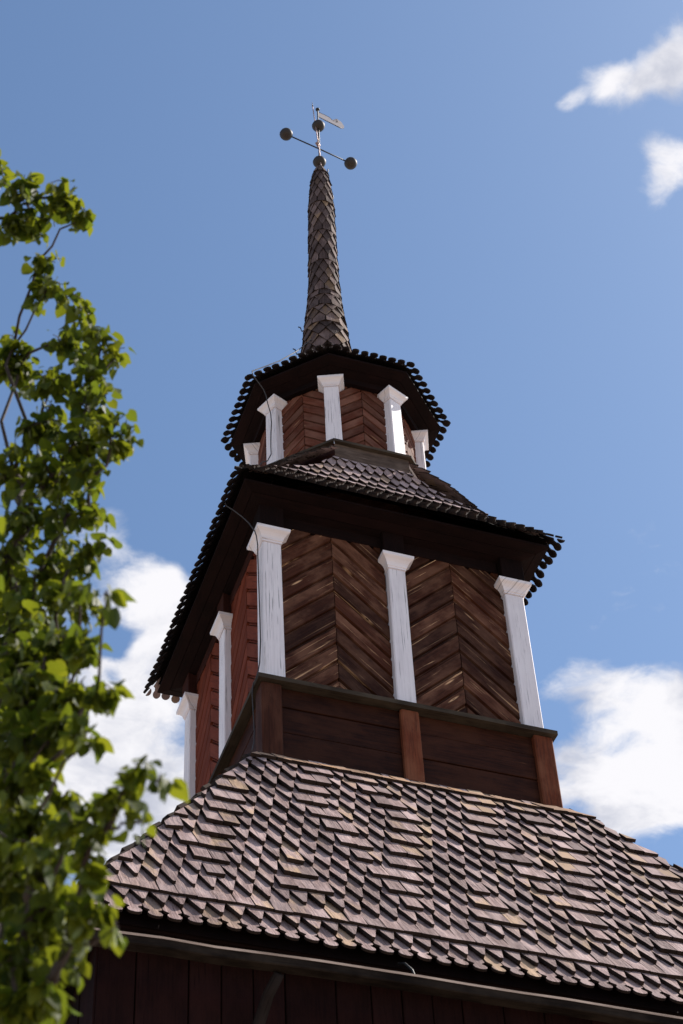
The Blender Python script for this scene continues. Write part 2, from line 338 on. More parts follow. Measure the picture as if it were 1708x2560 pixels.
def lay_row(face, d, kind, wd, L, tip, t, lift, offs, sink, chord=None, jit=1.0, pick=None, hipext=0.012, gap=0.005):
    """lay one course; kind(x) gives the outline; sink(matrix, data, key, x) receives each piece"""
    O, X, S, N, o0, dS = face.frame(d, chord or L * 0.6)
    w0 = face.hw(o0); n = int(w0 / wd) + 3
    for i in range(-n, n + 1):
        x = (i + offs) * wd
        if abs(x) > w0 + wd: continue
        k = kind(x); ww = wd - gap
        vi = random.randrange(4); rg = random.Random(vi * 31 + len(k))
        if k == 'point': poly = out_point(ww - rg.uniform(0, 0.006) * jit, L, tip * rg.uniform(0.94, 1.05), 0.006 + rg.uniform(0, 0.008))
        elif k == 'flat': poly = out_flat(ww - rg.uniform(0, 0.004) * jit, L); 
        elif k == 'lobe': poly = out_lobe(ww, L)
        else: poly = out_disc(wd, L)
        jx, jy, jr = random.gauss(0, 0.0026) * jit, random.gauss(0, 0.011) * jit * (0.5 if k == 'flat' else 1), random.gauss(0, 0.016) * jit
        key = (k, vi, round(wd, 3), round(L, 3), round(tip, 3), t, lift)
        # trim at the hips
        hA = face.hw(o0) + hipext; oB = o0 + dS * L; hB = face.hw(max(oB, 0)) + hipext
        need = any(abs(px + x) > hA + (hB - hA) * py / L for px, py in poly)
        if need:
            sl_ = (hB - hA) / L
            poly = clip(poly, 1, -sl_, hA - x); 
            if len(poly) > 2: poly = clip(poly, -1, -sl_, hA + x)
            if len(poly) < 3 or area(poly) < 0.0006: continue
            key = None
        mw = frame(O + X * (x + jx) + S * jy + N * random.uniform(0, 0.003), X, S, N) @ Matrix.Rotation(jr, 4, 'Z') @ Matrix.Rotation(random.gauss(0, 0.028) * jit, 4, 'Y') @ Matrix.Rotation(random.gauss(0, 0.012) * jit, 4, 'X')
        if k == 'disc': mw = mw @ Matrix.Diagonal((random.uniform(0.86, 1.03), random.uniform(0.93, 1.06), 1, 1))
        sink(mw, (poly, L, t, lift), key, k)

# ---- roof of the lower storey
lower_roof_prof = [(4.035, Z0 + 8.835), (1.62, Z0 + 12.925)]
W1 = 0.157
rows1 = [0.0, 0.235, 0.47, 0.72, 1.02, 1.32, 1.62, 1.93, 2.24, 2.55, 2.86, 3.165, 3.47, 3.785, 4.06, 4.28]
CX = [0.757 + 11 * W1 * k for k in range(-3, 3)]
def motif(row, x):
    for c in CX:
        q = (x - c) / W1
        near = lambda L_: any(abs(q - a) < 0.3 for a in L_)
        arms = {4: (0, 4, 5, 6), 5: (-0.5, 0.5, 4.5, 5.5), 6: (-1, 0, 1, 5), 7: (-1.5, 0.5, 1.5), 8: (-2, -1, 1, 2), 9: (-2.5, -1.5, 1.5, 2.5), 10: (-3, -2, 2, 3), 11: (-3.5, -2.5, 2.5, 3.5), 12: (-3, -2, 2, 3), 13: (-2.5, -1.5, 1.5, 2.5), 14: (-2, -1, 1, 2)}
        if row in arms and near(arms[row]): return 'flat'
    return 'point'
def deck(prof, sides, ang0, drop, hwf):
    vs = []; fs = []; m = len(prof)
    for o_, z_ in prof:
        o2, z2 = o_ - drop, z_ - drop * 0.6
        for k in range(sides):
            a = ang0 + k * 2 * math.pi / sides; ca, sa = math.cos(a), math.sin(a); h = hwf(o2)
            vs.append((ca * h * 1 + sa * o2, sa * h - ca * o2, z2))
    for i in range(m - 1):
        for k in range(sides): fs.append([i * sides + k, i * sides + (k + 1) % sides, (i + 1) * sides + (k + 1) % sides, (i + 1) * sides + k])
    fs.append([(m - 1) * sides + k for k in range(sides)])
    return mesh_from(vs, fs, None, 2, 'deck')
lower_roof = link('lower_roof', deck([(3.99, Z0 + 8.88), (1.62, Z0 + 12.925)], 4, 0.0, 0.03, lambda o: o), tower, 'soffit')
lower_roof['label'] = 'steep pyramid roof of weathered pointed shingles laid in a lozenge pattern'
cand = []; rest = Bag(); top = Bag()
for fi in range(4):
    F = Face(lower_roof_prof, fi * math.pi / 2, lambda o: o)
    for r, d in enumerate(rows1):
        on = (0.757 / W1) % 1.0
        offs = on if r % 2 == 0 else on + 0.5
        if r == 0:
            kind = lambda x: 'lobe'; L, tip = 0.62, 0.1
        elif r in (2, 15): kind = lambda x: 'flat'; L, tip = 0.62, 0.0
        else:
            kind = (lambda rr: (lambda x: motif(rr, x)))(r); L, tip = 0.68, 0.285
        if r == 1: kind = lambda x: 'point'; tip = 0.225
        if r == 15: L = 0.33
        if r == 14: L = 0.55
        def sink(mw, data, key, k, fi=fi, r=r):
            p = mw @ Vector((0, 0.1, 0))
            if fi == 0 and in_view(p, 0.03): cand.append(((p - CAM).length, mw, data, key, k, r))
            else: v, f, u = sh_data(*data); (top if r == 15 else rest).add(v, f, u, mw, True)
        lay_row(F, d, kind, W1, L, tip, 0.024 if r == 0 else 0.038, 0.062, offs, sink, chord=0.4)
cand.sort(key=lambda c: c[0])
nsh = 0
for dist, mw, data, key, k, r in cand:
    me = sh_mesh(key, *data) if key else sh_new(*sh_data(*data))
    if k == 'lobe': link('fringe_shingle', me, lower_roof, 'shingle', mw)
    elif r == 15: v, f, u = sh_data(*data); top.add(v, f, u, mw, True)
    elif nsh < 300: nsh += 1; link('shingle', me, lower_roof, 'shingle', mw)
    else: v, f, u = sh_data(*data); rest.add(v, f, u, mw, True)
o = link('top_course', top.mesh('top_course'), lower_roof, 'shingle_warm'); o['kind'] = 'stuff'; o['label'] = 'warm tan shingles of the topmost course'
o = link('far_shingles', rest.mesh('far_shingles'), lower_roof, 'shingle'); o['kind'] = 'stuff'

# ---- lower storey wall, soffit, gutter
HW = 3.66
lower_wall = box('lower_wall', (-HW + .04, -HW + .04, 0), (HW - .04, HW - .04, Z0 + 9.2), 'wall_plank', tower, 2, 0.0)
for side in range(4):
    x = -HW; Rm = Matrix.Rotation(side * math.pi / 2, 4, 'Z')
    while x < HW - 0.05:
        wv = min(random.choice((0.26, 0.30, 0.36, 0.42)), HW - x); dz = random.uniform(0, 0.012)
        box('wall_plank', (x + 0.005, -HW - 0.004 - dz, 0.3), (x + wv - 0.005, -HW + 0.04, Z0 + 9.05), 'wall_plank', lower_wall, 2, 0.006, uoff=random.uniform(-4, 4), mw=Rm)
        x += wv
vs, fs = [], []
for o_, z_ in ((HW - 0.02, Z0 + 8.90), (3.93, Z0 + 8.85), (3.94, Z0 + 8.89), (HW - 0.02, Z0 + 8.98)):
    vs += [(-o_, -o_, z_), (o_, -o_, z_), (o_, o_, z_), (-o_, o_, z_)]
for i in range(4):
    for k in range(4): fs.append([(i * 4 + k), i * 4 + (k + 1) % 4, ((i + 1) % 4) * 4 + (k + 1) % 4, ((i + 1) % 4) * 4 + k])
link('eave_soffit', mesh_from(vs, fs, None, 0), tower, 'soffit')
def gutter(mw):
    pr = [(-0.06, 0.045), (-0.058, -0.028), (-0.050, -0.036), (0.05, -0.032), (0.06, -0.02), (0.06, 0.045), (0.04, 0.045), (0.03, -0.005), (-0.03, -0.005), (-0.04, 0.045)]
    xs = [-4.12 + i * 0.412 for i in range(21)]; vs = []; uv = []
    rg = random.Random(3)
    for i, x in enumerate(xs):
        q = (i - 10) / 10; sag = 0.03 - 0.045 * (q * q) + rg.uniform(-.006, .006); dy = rg.uniform(-.006, .006)
        for (a, b_) in pr: vs.append((x, -4.15 + a + dy, Z0 + 8.56 + b_ + sag)); uv.append((a + b_ * .8, x))
    n = len(pr); fs = [[i * n + k, i * n + (k + 1) % n, (i + 1) * n + (k + 1) % n, (i + 1) * n + k] for i in range(len(xs) - 1) for k in range(n)]
    fs += [list(range(n)), [(len(xs) - 1) * n + k for k in range(n)][::-1]]
    me = mesh_from(vs, fs, uv, name='gutter')
    gu = link('wooden_gutter', me, tower, 'gutter', mw)
    vs = []; uv = []; pr = [(-0.066, -0.012), (-0.036, 0.0), (-0.036, 0.024), (-0.048, 0.022)]; rg = random.Random(3)
    for i, x in enumerate(xs):
        q = (i - 10) / 10; sag = 0.03 - 0.045 * (q * q) + rg.uniform(-.006, .006); dy = rg.uniform(-.006, .006)
        for (a, b_) in pr: vs.append((x, -4.15 + a + dy, Z0 + 8.606 + b_ + sag)); uv.append((a + b_ * .8, x))
    fs = [[i * 4 + k, i * 4 + (k + 1) % 4, (i + 1) * 4 + (k + 1) % 4, (i + 1) * 4 + k] for i in range(len(xs) - 1) for k in range(4)]
    link('gutter_lip', mesh_from(vs, fs, uv, name='gutter_lip'), tower, 'lip', mw)
    for x in (-2.46, 0.6, 3.2):           # crooked timber brackets
        b = Bag(); tube(b, [(x, -3.63, Z0 + 7.55), (x + .01, -3.72, Z0 + 8.0), (x + .03, -3.80, Z0 + 8.25), (x + .06, -3.97, Z0 + 8.42), (x + .10, -4.13, Z0 + 8.515)], 0.055, 0.042, 8)
        link('bracket', b.mesh('bracket', True), tower, 'fringe', mw)
    for x in (-1.28, 2.4):               # iron strap from eave to gutter
        b = Bag(); tube(b, [(x - .05, -4.00, Z0 + 8.87), (x - .03, -4.09, Z0 + 8.82), (x + .01, -4.13, Z0 + 8.74), (x + .03, -4.14, Z0 + 8.66), (x + .03, -4.15, Z0 + 8.57)], 0.011, 0.011, 6)
        link('strap', b.mesh('strap', True), tower, 'iron', mw)
for k in (0, 1, 3): gutter(Matrix.Rotation(k * math.pi / 2, 4, 'Z'))

# ---- parapet under the middle storey
ZP0, ZP1 = Z0 + 12.87, Z0 + 13.92
AP = 1.654
parapet = box('parapet', (-1.54, -1.54, ZP0 - .3), (1.54, 1.54, ZP1 - 0.08), 'plank', tower, 0, 0.0)
for k in range(4):
    Rm = Matrix.Rotation(k * math.pi / 2, 4, 'Z'); rnd = random.Random(40 + k)
    for bx0, bx1 in ((-1.43, -0.105), (0.105, 1.43)):
        z = ZP0
        for hgt in (0.37, 0.34, 0.26):
            dz = rnd.uniform(0, 0.012)
            box('plank', (bx0, -1.585 - dz, z + 0.004), (bx1, -1.53, z + hgt - 0.004), 'plank', parapet, 0, 0.005, uoff=rnd.uniform(-4, 4), mw=Rm); z += hgt
    o = box('post', (-0.105, -AP, ZP0 - 0.02), (0.105, -1.52, ZP1 - 0.082), 'post', parapet, 2, 0.018, uoff=k * 1.7, mw=Rm)
    # corner post at the left end of this side
    dark = (k == 0)
    o = box('post', (-AP, -AP, ZP0 - 0.02), (-1.43, -1.43, ZP1 - 0.082), 'post_dark' if dark else 'post', parapet, 2, 0.014, uoff=k * 1.3 + .4, mw=Rm)
    if dark: o['label'] = 'darker brown weathered corner post'
    b = Bag(); e = 1.70; i_ = 1.40
    vs = [(-e, -e, ZP1 - .075), (e, -e, ZP1 - .075), (i_, -i_, ZP1 - .075), (-i_, -i_, ZP1 - .075), (-e, -e, ZP1 - .018), (e, -e, ZP1 - .018), (i_, -i_, ZP1 + .045), (-i_, -i_, ZP1 + .045)]
    fs = [[3, 2, 1, 0], [4, 5, 6, 7], [0, 1, 5, 4], [1, 2, 6, 5], [2, 3, 7, 6], [3, 0, 4, 7]]
    link('cap_rail', mesh_from(vs, fs, None, 0, 'cap_rail', uoff=k * 1.1), parapet, 'rail', Rm)

# ---- herringbone cladding
def herring(parent, mw, x0, x1, z0, z1, pitch, mat, ang=R(43), name='board', depth=0.042, seed=1):
    """chevron boards on the plane y = 0 (facing -y) of frame mw, seam in the middle, rising to the seam"""
    rnd = random.Random(seed); xm = (x0 + x1) / 2
    for sgn in (1, -1):
        ca, sa = math.cos(ang), math.sin(ang) * sgn
        rect = [(x0, z0), (xm - 0.004, z0), (xm - 0.004, z1), (x0, z1)] if sgn > 0 else [(xm + 0.004, z0), (x1, z0), (x1, z1), (xm + 0.004, z1)]
        loc = [((x - xm) * ca + (z - z0) * sa, -(x - xm) * sa + (z - z0) * ca) for x, z in rect]
        bw = pitch * ca; vmin = min(q[1] for q in loc); vmax = max(q[1] for q in loc)
        v = math.floor(vmin / bw) * bw
        dirv = Vector((ca, 0, sa)); upv = Vector((-sa, 0, ca)); nrm = Vector((0, -1, 0))
        while v < vmax:
            dz = rnd.uniform(0, 0.006); vs = []; fs = []; uv = []
            # bead at the lower edge, groove, flat, rounded upper edge
            prof = [(0.004, 0.0), (0.006, 0.012), (bw * 0.10, 0.016), (bw * 0.15, 0.002), (bw * 0.20, depth * 0.9), (bw * 0.95, depth), (bw - 0.006, depth * 0.8), (bw - 0.004, 0.0)]
            dj = rnd.uniform(-.004, .004)
            for (a, da), (b_, db) in zip(prof[:-1], prof[1:]):
                if b_ - a < 1e-5: 
                    continue
                q = clip(loc, 0, -1, -(v + a)); q = clip(q, 0, 1, v + b_) if len(q) > 2 else q
                if len(q) < 3 or area(q) < 1e-6: continue
                i0 = len(vs)
                for (lx, lv) in q:
                    t = (lv - v - a) / (b_ - a); vs.append((lx, lv - v, da + (db - da) * t + dz * (1 if da > 0 or db > 0 else 0))); uv.append((lv - v + rnd.random() * 0, lx))
                fs.append(list(range(i0, i0 + len(q))))
            # closed back and ends
            q = clip(loc, 0, -1, -(v + 0.004)); q = clip(q, 0, 1, v + bw - 0.004) if len(q) > 2 else q
            if len(q) >= 3 and area(q) > 0.0015 and fs:
                n = len(q); i0 = len(vs)
                for lx, lv in q: vs.append((lx, lv - v, 0.0)); uv.append((lv - v, lx))
                fs.append(list(range(i0, i0 + n))[::-1])
                me = mesh_from(vs, fs, uv, name='board')
                O = Vector((xm, 0, z0)) + upv * v
                M4 = frame(O, dirv, upv, nrm)
                link(name, me, parent, mat if isinstance(mat, str) else rnd.choice(mat), mw @ M4)
            v += bw
def capital(name, mat, parent, x0, x1, y0, y1, z, mw, scale=1.0, sides=(1, 1, 1, 1)):
    """cavetto capital around the shaft rectangle; sides = outward steps on -x, +x, -y, +y"""
    pr = [(0.0, 0.008), (0.026, 0.008), (0.030, 0.017), (0.050, 0.020), (0.080, 0.031), (0.108, 0.052), (0.130, 0.078), (0.138, 0.086), (0.178, 0.089), (0.184, 0.080)]
    vs = []; fs = []
    for h, pj in pr:
        pj *= scale; h *= scale
        vs += [(x0 - pj * sides[0], y0 - pj * sides[2], z + h), (x1 + pj * sides[1], y0 - pj * sides[2], z + h), (x1 + pj * sides[1], y1 + pj * sides[3], z + h), (x0 - pj * sides[0], y1 + pj * sides[3], z + h)]
    n = len(pr)
    for i in range(n - 1):
        for k in range(4): fs.append([i * 4 + k, i * 4 + (k + 1) % 4, i * 4 + 4 + (k + 1) % 4, i * 4 + 4 + k])
    fs += [[3, 2, 1, 0], [n * 4 - 4, n * 4 - 3, n * 4 - 2, n * 4 - 1]]
    return link(name, mesh_from(vs, fs, None, 0, name), parent, mat, mw)
def shaft(name, parent, x0, x1, y0, y1, z0, z1, mw, taper=0.008, lean=(0, 0), uoff=0):
    vs, fs = box_data((x0, y0, z0), (x1, y1, z1), 2, 0.012)
    vv = []
    for (x, y, z) in vs:
        t = (z - z0) / (z1 - z0); xc = (x0 + x1) / 2; k = 1 - taper / (x1 - x0) * 2 * t
        vv.append((xc + (x - xc) * k + lean[0] * t, y + lean[1] * t, z))
    return link(name, mesh_from(vv, fs, None, 2, name, uoff=uoff), parent, 'white', mw)

# ---- middle storey
ZC0, ZC1 = Z0 + 13.93, Z0 + 16.02
WY = 1.475
middle_wall = box('middle_wall', (-WY + .01, -WY + .01, ZP1 - .4), (WY - .01, WY - .01, Z0 + 16.62), 'board', tower, 2, 0.0)
for k, mt in ((0, 'board'), (3, 'board_red'), (1, 'board')):
    Rm = Matrix.Rotation(k * math.pi / 2, 4, 'Z') @ Matrix.Translation((0, -WY, 0))
    for bi, (a, b_) in enumerate(((-1.37, -0.10), (0.10, 1.37))):
        herring(middle_wall, Rm, a, b_, ZC0 - 0.02, Z0 + 16.44, 0.268, mt, R(44), seed=10 * k + bi)
for k in range(4):
    Rm = Matrix.Rotation(k * math.pi / 2, 4, 'Z')
    # pilaster in the middle of the side
    s_ = shaft('pilaster', tower, -0.112, 0.112, -1.60, -1.46, ZC0, ZC1, Rm, lean=(0.02 if k == 0 else 0, 0), uoff=k * 1.9)
    capital('capital', 'white', s_, -0.104 + (0.02 if k == 0 else 0), 0.104 + (0.02 if k == 0 else 0), -1.60, -1.47, ZC1, Matrix.Identity(4), 1.0, (1, 1, 1, 0))
    box('frieze_block', (-0.13, -1.62, ZC1 + .186), (0.13, -1.47, Z0 + 16.60), 'beam_red' if k == 3 else 'soffit', tower, 2, 0.006, mw=Rm)
    # corner pilaster
    s_ = shaft('pilaster', tower, -1.60, -1.365, -1.60, -1.365, ZC0, ZC1, Rm, uoff=k * 2.3 + .8)
    capital('capital', 'white', s_, -1.592, -1.373, -1.60, -1.365, ZC1, Matrix.Identity(4), 1.0, (1, 1, 1, 1))
    box('frieze_block', (-1.63, -1.63, ZC1 + .186), (-1.345, -1.345, Z0 + 16.60), 'beam_red' if k == 3 else 'soffit', tower, 2, 0.006, mw=Rm)
    # architrave, soffit planks, fascia
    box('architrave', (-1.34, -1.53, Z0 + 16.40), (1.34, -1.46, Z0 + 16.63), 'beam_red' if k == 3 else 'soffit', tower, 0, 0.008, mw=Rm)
    for j in range(3):
        a0, a1 = 1.50 + j * 0.13, 1.50 + (j + 1) * 0.13 - 0.006; za, zb_ = Z0 + 16.55 + (j * 0.143) * 0.22, Z0 + 16.55 + ((j + 1) * 0.143) * 0.22
        vs = [(-a0, -a0, za), (a0, -a0, za), (a1, -a1, zb_), (-a1, -a1, zb_)]; vs += [(x, y, z + 0.03) for x, y, z in vs]
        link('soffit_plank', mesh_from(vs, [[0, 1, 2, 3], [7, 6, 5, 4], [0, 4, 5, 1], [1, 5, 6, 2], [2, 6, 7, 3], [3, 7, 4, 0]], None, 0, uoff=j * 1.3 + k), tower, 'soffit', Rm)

# ---- roof of the middle storey
mid_prof = [(1.99, Z0 + 16.66), (1.86, Z0 + 16.86), (1.713, Z0 + 17.05), (1.515, Z0 + 17.29), (1.336, Z0 + 17.57), (1.215, Z0 + 17.92), (1.165, Z0 + 18.26)]
OC = 1.336; OT = 1.165; HT = 0.50
def mid_hw(o): return o if o >= OC else max(0.3, HT + (o - OT) / (OC - OT) * (OC - HT))
mv = []; mf = []
mr = [(1.90, Z0 + 16.80)] + mid_prof[1:5]
for o_, z_ in mr: o_ -= 0.02; mv += [(-o_, -o_, z_ - .012), (o_, -o_, z_ - .012), (o_, o_, z_ - .012), (-o_, o_, z_ - .012)]
for i in range(len(mr) - 1):
    for k in range(4): mf.append([i * 4 + k, i * 4 + (k + 1) % 4, i * 4 + 4 + (k + 1) % 4, i * 4 + 4 + k])
c0 = (len(mr) - 1) * 4; t0 = len(mv)
for k in range(4):
    ca, sa = math.cos(k * math.pi / 2), math.sin(k * math.pi / 2)
    for x, o_, z_ in ((-HT, OT - .02, Z0 + 18.24), (HT, OT - .02, Z0 + 18.24)): mv.append((ca * x + sa * o_, sa * x - ca * o_, z_))
for k in range(4):
    mf.append([c0 + k, c0 + (k + 1) % 4, t0 + 2 * k + 1, t0 + 2 * k]); mf.append([c0 + (k + 1) % 4, t0 + (2 * k + 2) % 8, t0 + 2 * k + 1])
middle_roof = link('middle_roof', mesh_from(mv, mf, None, 2, 'middle_roof'), tower, 'soffit')
middle_roof['label'] = 'flared four-sided roof of small pointed shingles below the lantern'
W2 = 0.124; mrest = Bag()
for fi in range(4):
    F = Face(mid_prof, fi * math.pi / 2, mid_hw)
    d = 0.0; r = 0
    while d < F.cum[-1] - 0.05:
        if r == 0: kind = lambda x: 'disc'; L = 0.34
        else: kind = lambda x: 'point'; L = min(0.36, F.cum[-1] - d + 0.03)
        def sink(mw, data, key, k, fi=fi):
            vis = fi == 0 or (fi in (1, 3) and k == 'disc')
            if vis and data[1] > 0.1:
                me = sh_mesh(key, *data) if key else sh_new(*sh_data(*data))
                link('round_end_shingle' if k == 'disc' else 'small_shingle', me, middle_roof, 'fringe' if k == 'disc' else 'shingle_mid', mw)
            else: v, f, u = sh_data(*data); mrest.add(v, f, u, mw, True)
        lay_row(F, d, kind, W2, L, 0.11, 0.027, 0.042, 0.0 if r % 2 == 0 else 0.5, sink, chord=0.2)
        d += 0.17 if r == 0 else 0.172; r += 1
# corner broaches up to the lantern's diagonal sides
for k in range(4):
    a = k * math.pi / 2 + math.pi / 4
    Fb = Face([(OC * 1.4142 + 0.01, Z0 + 17.57), (1.60, Z0 + 18.0), (1.235, Z0 + 18.34)], a, lambda o: max(0.02, (OC * 1.4142 + 0.03 - o) * 0.80))
    for r in range(7):
        def sink(mw, data, key, k_, k=k):
            if k in (0, 3):
                me = sh_mesh(key, *data) if key else sh_new(*sh_data(*data))
                link('small_shingle', me, middle_roof, 'shingle_mid', mw)
            else: v, f, u = sh_data(*data); mrest.add(v, f, u, mw, True)
        dd_ = 0.02 + r * 0.155
        lay_row(Fb, dd_, lambda x: 'point', W2, max(0.10, min(0.30, Fb.cum[-1] - dd_)), 0.095, 0.024, 0.034, 0.0 if r % 2 == 0 else 0.5, sink, chord=0.12)
o = link('far_small_shingles', mrest.mesh('far_small_shingles'), middle_roof, 'shingle_mid'); o['kind'] = 'stuff'

# ---- lantern: eight-sided upper storey
def octa(rad, z, rot=R(22.5)): return [(rad * math.cos(rot + k * math.pi / 4), rad * math.sin(rot + k * math.pi / 4), z) for k in range(8)]
def ring_mesh(rings, grain=2, cap=True):
    vs = [p for r_ in rings for p in r_]; fs = []
    for i in range(len(rings) - 1):
        for k in range(8): fs.append([i * 8 + k, i * 8 + (k + 1) % 8, i * 8 + 8 + (k + 1) % 8, i * 8 + 8 + k])
    if cap: fs.append(list(range(8))[::-1]); fs.append([(len(rings) - 1) * 8 + k for k in range(8)])
    return mesh_from(vs, fs, None, grain, 'ring')
A8 = math.cos(R(22.5))
ZL0, ZL1 = Z0 + 18.62, Z0 + 19.78
lantern_wall = link('lantern_wall', ring_mesh([octa(1.05, Z0 + 17.9), octa(1.05, Z0 + 20.0)]), tower, 'board_mix')
base = link('lantern_base', ring_mesh([octa(1.25, Z0 + 18.0), octa(1.25, Z0 + 18.54)]), tower, 'beam_red')
for k in range(8):
    ang = k * math.pi / 4; Rm = Matrix.Rotation(ang, 4, 'Z'); hs = math.sin(R(22.5))
    ap = 1.29 * A8; hw_ = 1.29 * hs
    vs = [(-hw_, -ap, Z0 + 18.10), (hw_, -ap, Z0 + 18.10), (hw_ - .04, -1.13, Z0 + 18.10), (-hw_ + .04, -1.13, Z0 + 18.10)]; vs += [(x, y, Z0 + 18.50) for x, y, z in vs]
    BF = [[3, 2, 1, 0], [4, 5, 6, 7], [0, 1, 5, 4], [1, 2, 6, 5], [2, 3, 7, 6], [3, 0, 4, 7]]
    link('base_plank', mesh_from(vs, BF, None, 0, uoff=k * 1.3), base, 'base_grey' if k == 0 else 'beam_red', Rm)
    ap2 = 1.345 * A8; h2 = 1.345 * hs
    vs = [(-h2, -ap2, Z0 + 18.505), (h2, -ap2, Z0 + 18.505), (h2 - .12, -1.0, Z0 + 18.505), (-h2 + .12, -1.0, Z0 + 18.505)]
    vs += [(vs[0][0], vs[0][1], Z0 + 18.545), (vs[1][0], vs[1][1], Z0 + 18.545), (vs[2][0], vs[2][1], Z0 + 18.63), (vs[3][0], vs[3][1], Z0 + 18.63)]
    link('base_cap', mesh_from(vs, BF, None, 0, uoff=k * 1.1), base, 'rail', Rm)
    if k in (0, 1, 2, 6, 7):
        hp = 1.05 * hs - 0.06
        herring(lantern_wall, Rm @ Matrix.Translation((0, -1.05 * A8, 0)), -hp, hp, ZL0 - 0.03, Z0 + 19.97, 0.165, 'board_mix', R(42), seed=100 + k, depth=0.034)
    Rv = Matrix.Rotation(ang + R(22.5), 4, 'Z')
    s_ = shaft('pilaster', tower, -0.105, 0.105, -1.165, -1.0, ZL0 - 0.04, ZL1, Rv, uoff=k * 1.7)
    capital('capital', 'white', s_, -0.098, 0.098, -1.165, -1.0, ZL1, Matrix.Identity(4), 0.82, (1, 1, 1, 0))
    ap3 = 1.16 * A8; h3 = 1.16 * hs
    vs = [(-h3, -ap3, Z0 + 19.94), (h3, -ap3, Z0 + 19.94), (h3 - .06, -0.95, Z0 + 19.94), (-h3 + .06, -0.95, Z0 + 19.94)]; vs += [(x, y, Z0 + 20.1) for x, y, z in vs]
    link('lantern_frieze', mesh_from(vs, BF, None, 0, uoff=k), tower, 'soffit', Rm)
    for j in range(2):
        r0_, r1_ = 1.14 + j * 0.145, 1.14 + (j + 1) * 0.145 - 0.006; za, zb_ = Z0 + 20.03 + j * 0.045, Z0 + 20.03 + (j + 1) * 0.045
        vs = [(-r0_ * hs, -r0_ * A8, za), (r0_ * hs, -r0_ * A8, za), (r1_ * hs, -r1_ * A8, zb_), (-r1_ * hs, -r1_ * A8, zb_)]; vs += [(x, y, z + 0.03) for x, y, z in vs]
        link('soffit_plank', mesh_from(vs, [[0, 1, 2, 3], [7, 6, 5, 4], [0, 4, 5, 1], [1, 5, 6, 2], [2, 6, 7, 3], [3, 7, 4, 0]], None, 0, uoff=j + k), tower, 'soffit', Rm)
# lantern roof
lprof = [(1.53 * A8, Z0 + 20.16), (1.0, Z0 + 20.48), (0.62, Z0 + 20.82), (0.36, Z0 + 21.35)]
T8 = math.tan(R(22.5))
lroof = link('lantern_roof', deck([(1.39 * A8, Z0 + 20.24)] + lprof[1:], 8, 0.0, 0.015, lambda o: -o * T8), tower, 'soffit')
lroof['label'] = 'low eight-sided lantern roof with a fringe of round shingle ends'
lrest = Bag()
for fi in range(8):
    F = Face(lprof, fi * math.pi / 4, lambda o: o * T8)
    d = 0.0; r = 0
    while d < F.cum[-1] - 0.05:
        kind = (lambda x: 'disc') if r == 0 else (lambda x: 'point')
        def sink(mw, data, key, k, fi=fi):
            if k == 'disc':
                me = sh_mesh(key, *data) if key else sh_new(*sh_data(*data))
                link('round_end_shingle', me, lroof, 'fringe', mw)
            else: v, f, u = sh_data(*data); lrest.add(v, f, u, mw, True)
        lay_row(F, d, kind, 0.127, min(0.36, F.cum[-1] - d + .03), 0.11, 0.022, 0.036, 0.5 if r % 2 == 0 else 0.0, sink, chord=0.2)
        d += 0.17 if r == 0 else 0.175; r += 1
o = link('lantern_shingles', lrest.mesh('lantern_shingles'), lroof, 'shingle_dark'); o['kind'] = 'stuff'

# ---- spire
SP = [(0.335, 21.1), (0.335, 21.75), (0.327, 22.05), (0.298, 22.35), (0.242, 22.865), (0.204, 23.5), (0.194, 24.156), (0.188, 24.833), (0.175, 25.534), (0.145, 26.137), (0.095, 26.507), (0.04, 26.72)]
def sp_r(z):
    for (a, za), (b_, zb_) in zip(SP[:-1], SP[1:]):
        if z <= zb_: return a + (b_ - a) * (z - za) / (zb_ - za)
    return 0.04
def sp_x(z): return -0.055 + 0.07 * max(0, min(1, (z - 22.0) / 4.6))      # the old spire leans a little
spv = []; spf = []; NS = 16
for r_, z_ in SP:
    for k in range(NS): a = 2 * math.pi * k / NS; q = max(r_ - 0.02, 0.02); spv.append((q * math.cos(a) + sp_x(z_), q * math.sin(a) - 0.4 * sp_x(z_), z_ + Z0))
for i in range(len(SP) - 1):
    for k in range(NS): spf.append([i * NS + k, i * NS + (k + 1) % NS, (i + 1) * NS + (k + 1) % NS, (i + 1) * NS + k])
spf.append([(len(SP) - 1) * NS + k for k in range(NS)])
spire = link('spire', mesh_from(spv, spf, None, 2, 'spire'), tower, 'shingle_dark')
spire['label'] = 'slender shingled spire swelling at its foot'
seq = 'PPPPPFPPFPFFPPPPFPPPPFPPPPFPPPPPF'
z = 21.45; row = 0; rnd = random.Random(5); NSH = 10; srest = Bag()
zs = []
for ch in seq:
    zs.append((z, ch)); z += 0.118 if ch == 'F' else 0.158
kz = (26.42 - 21.45) / (zs[-1][0] - 21.45)
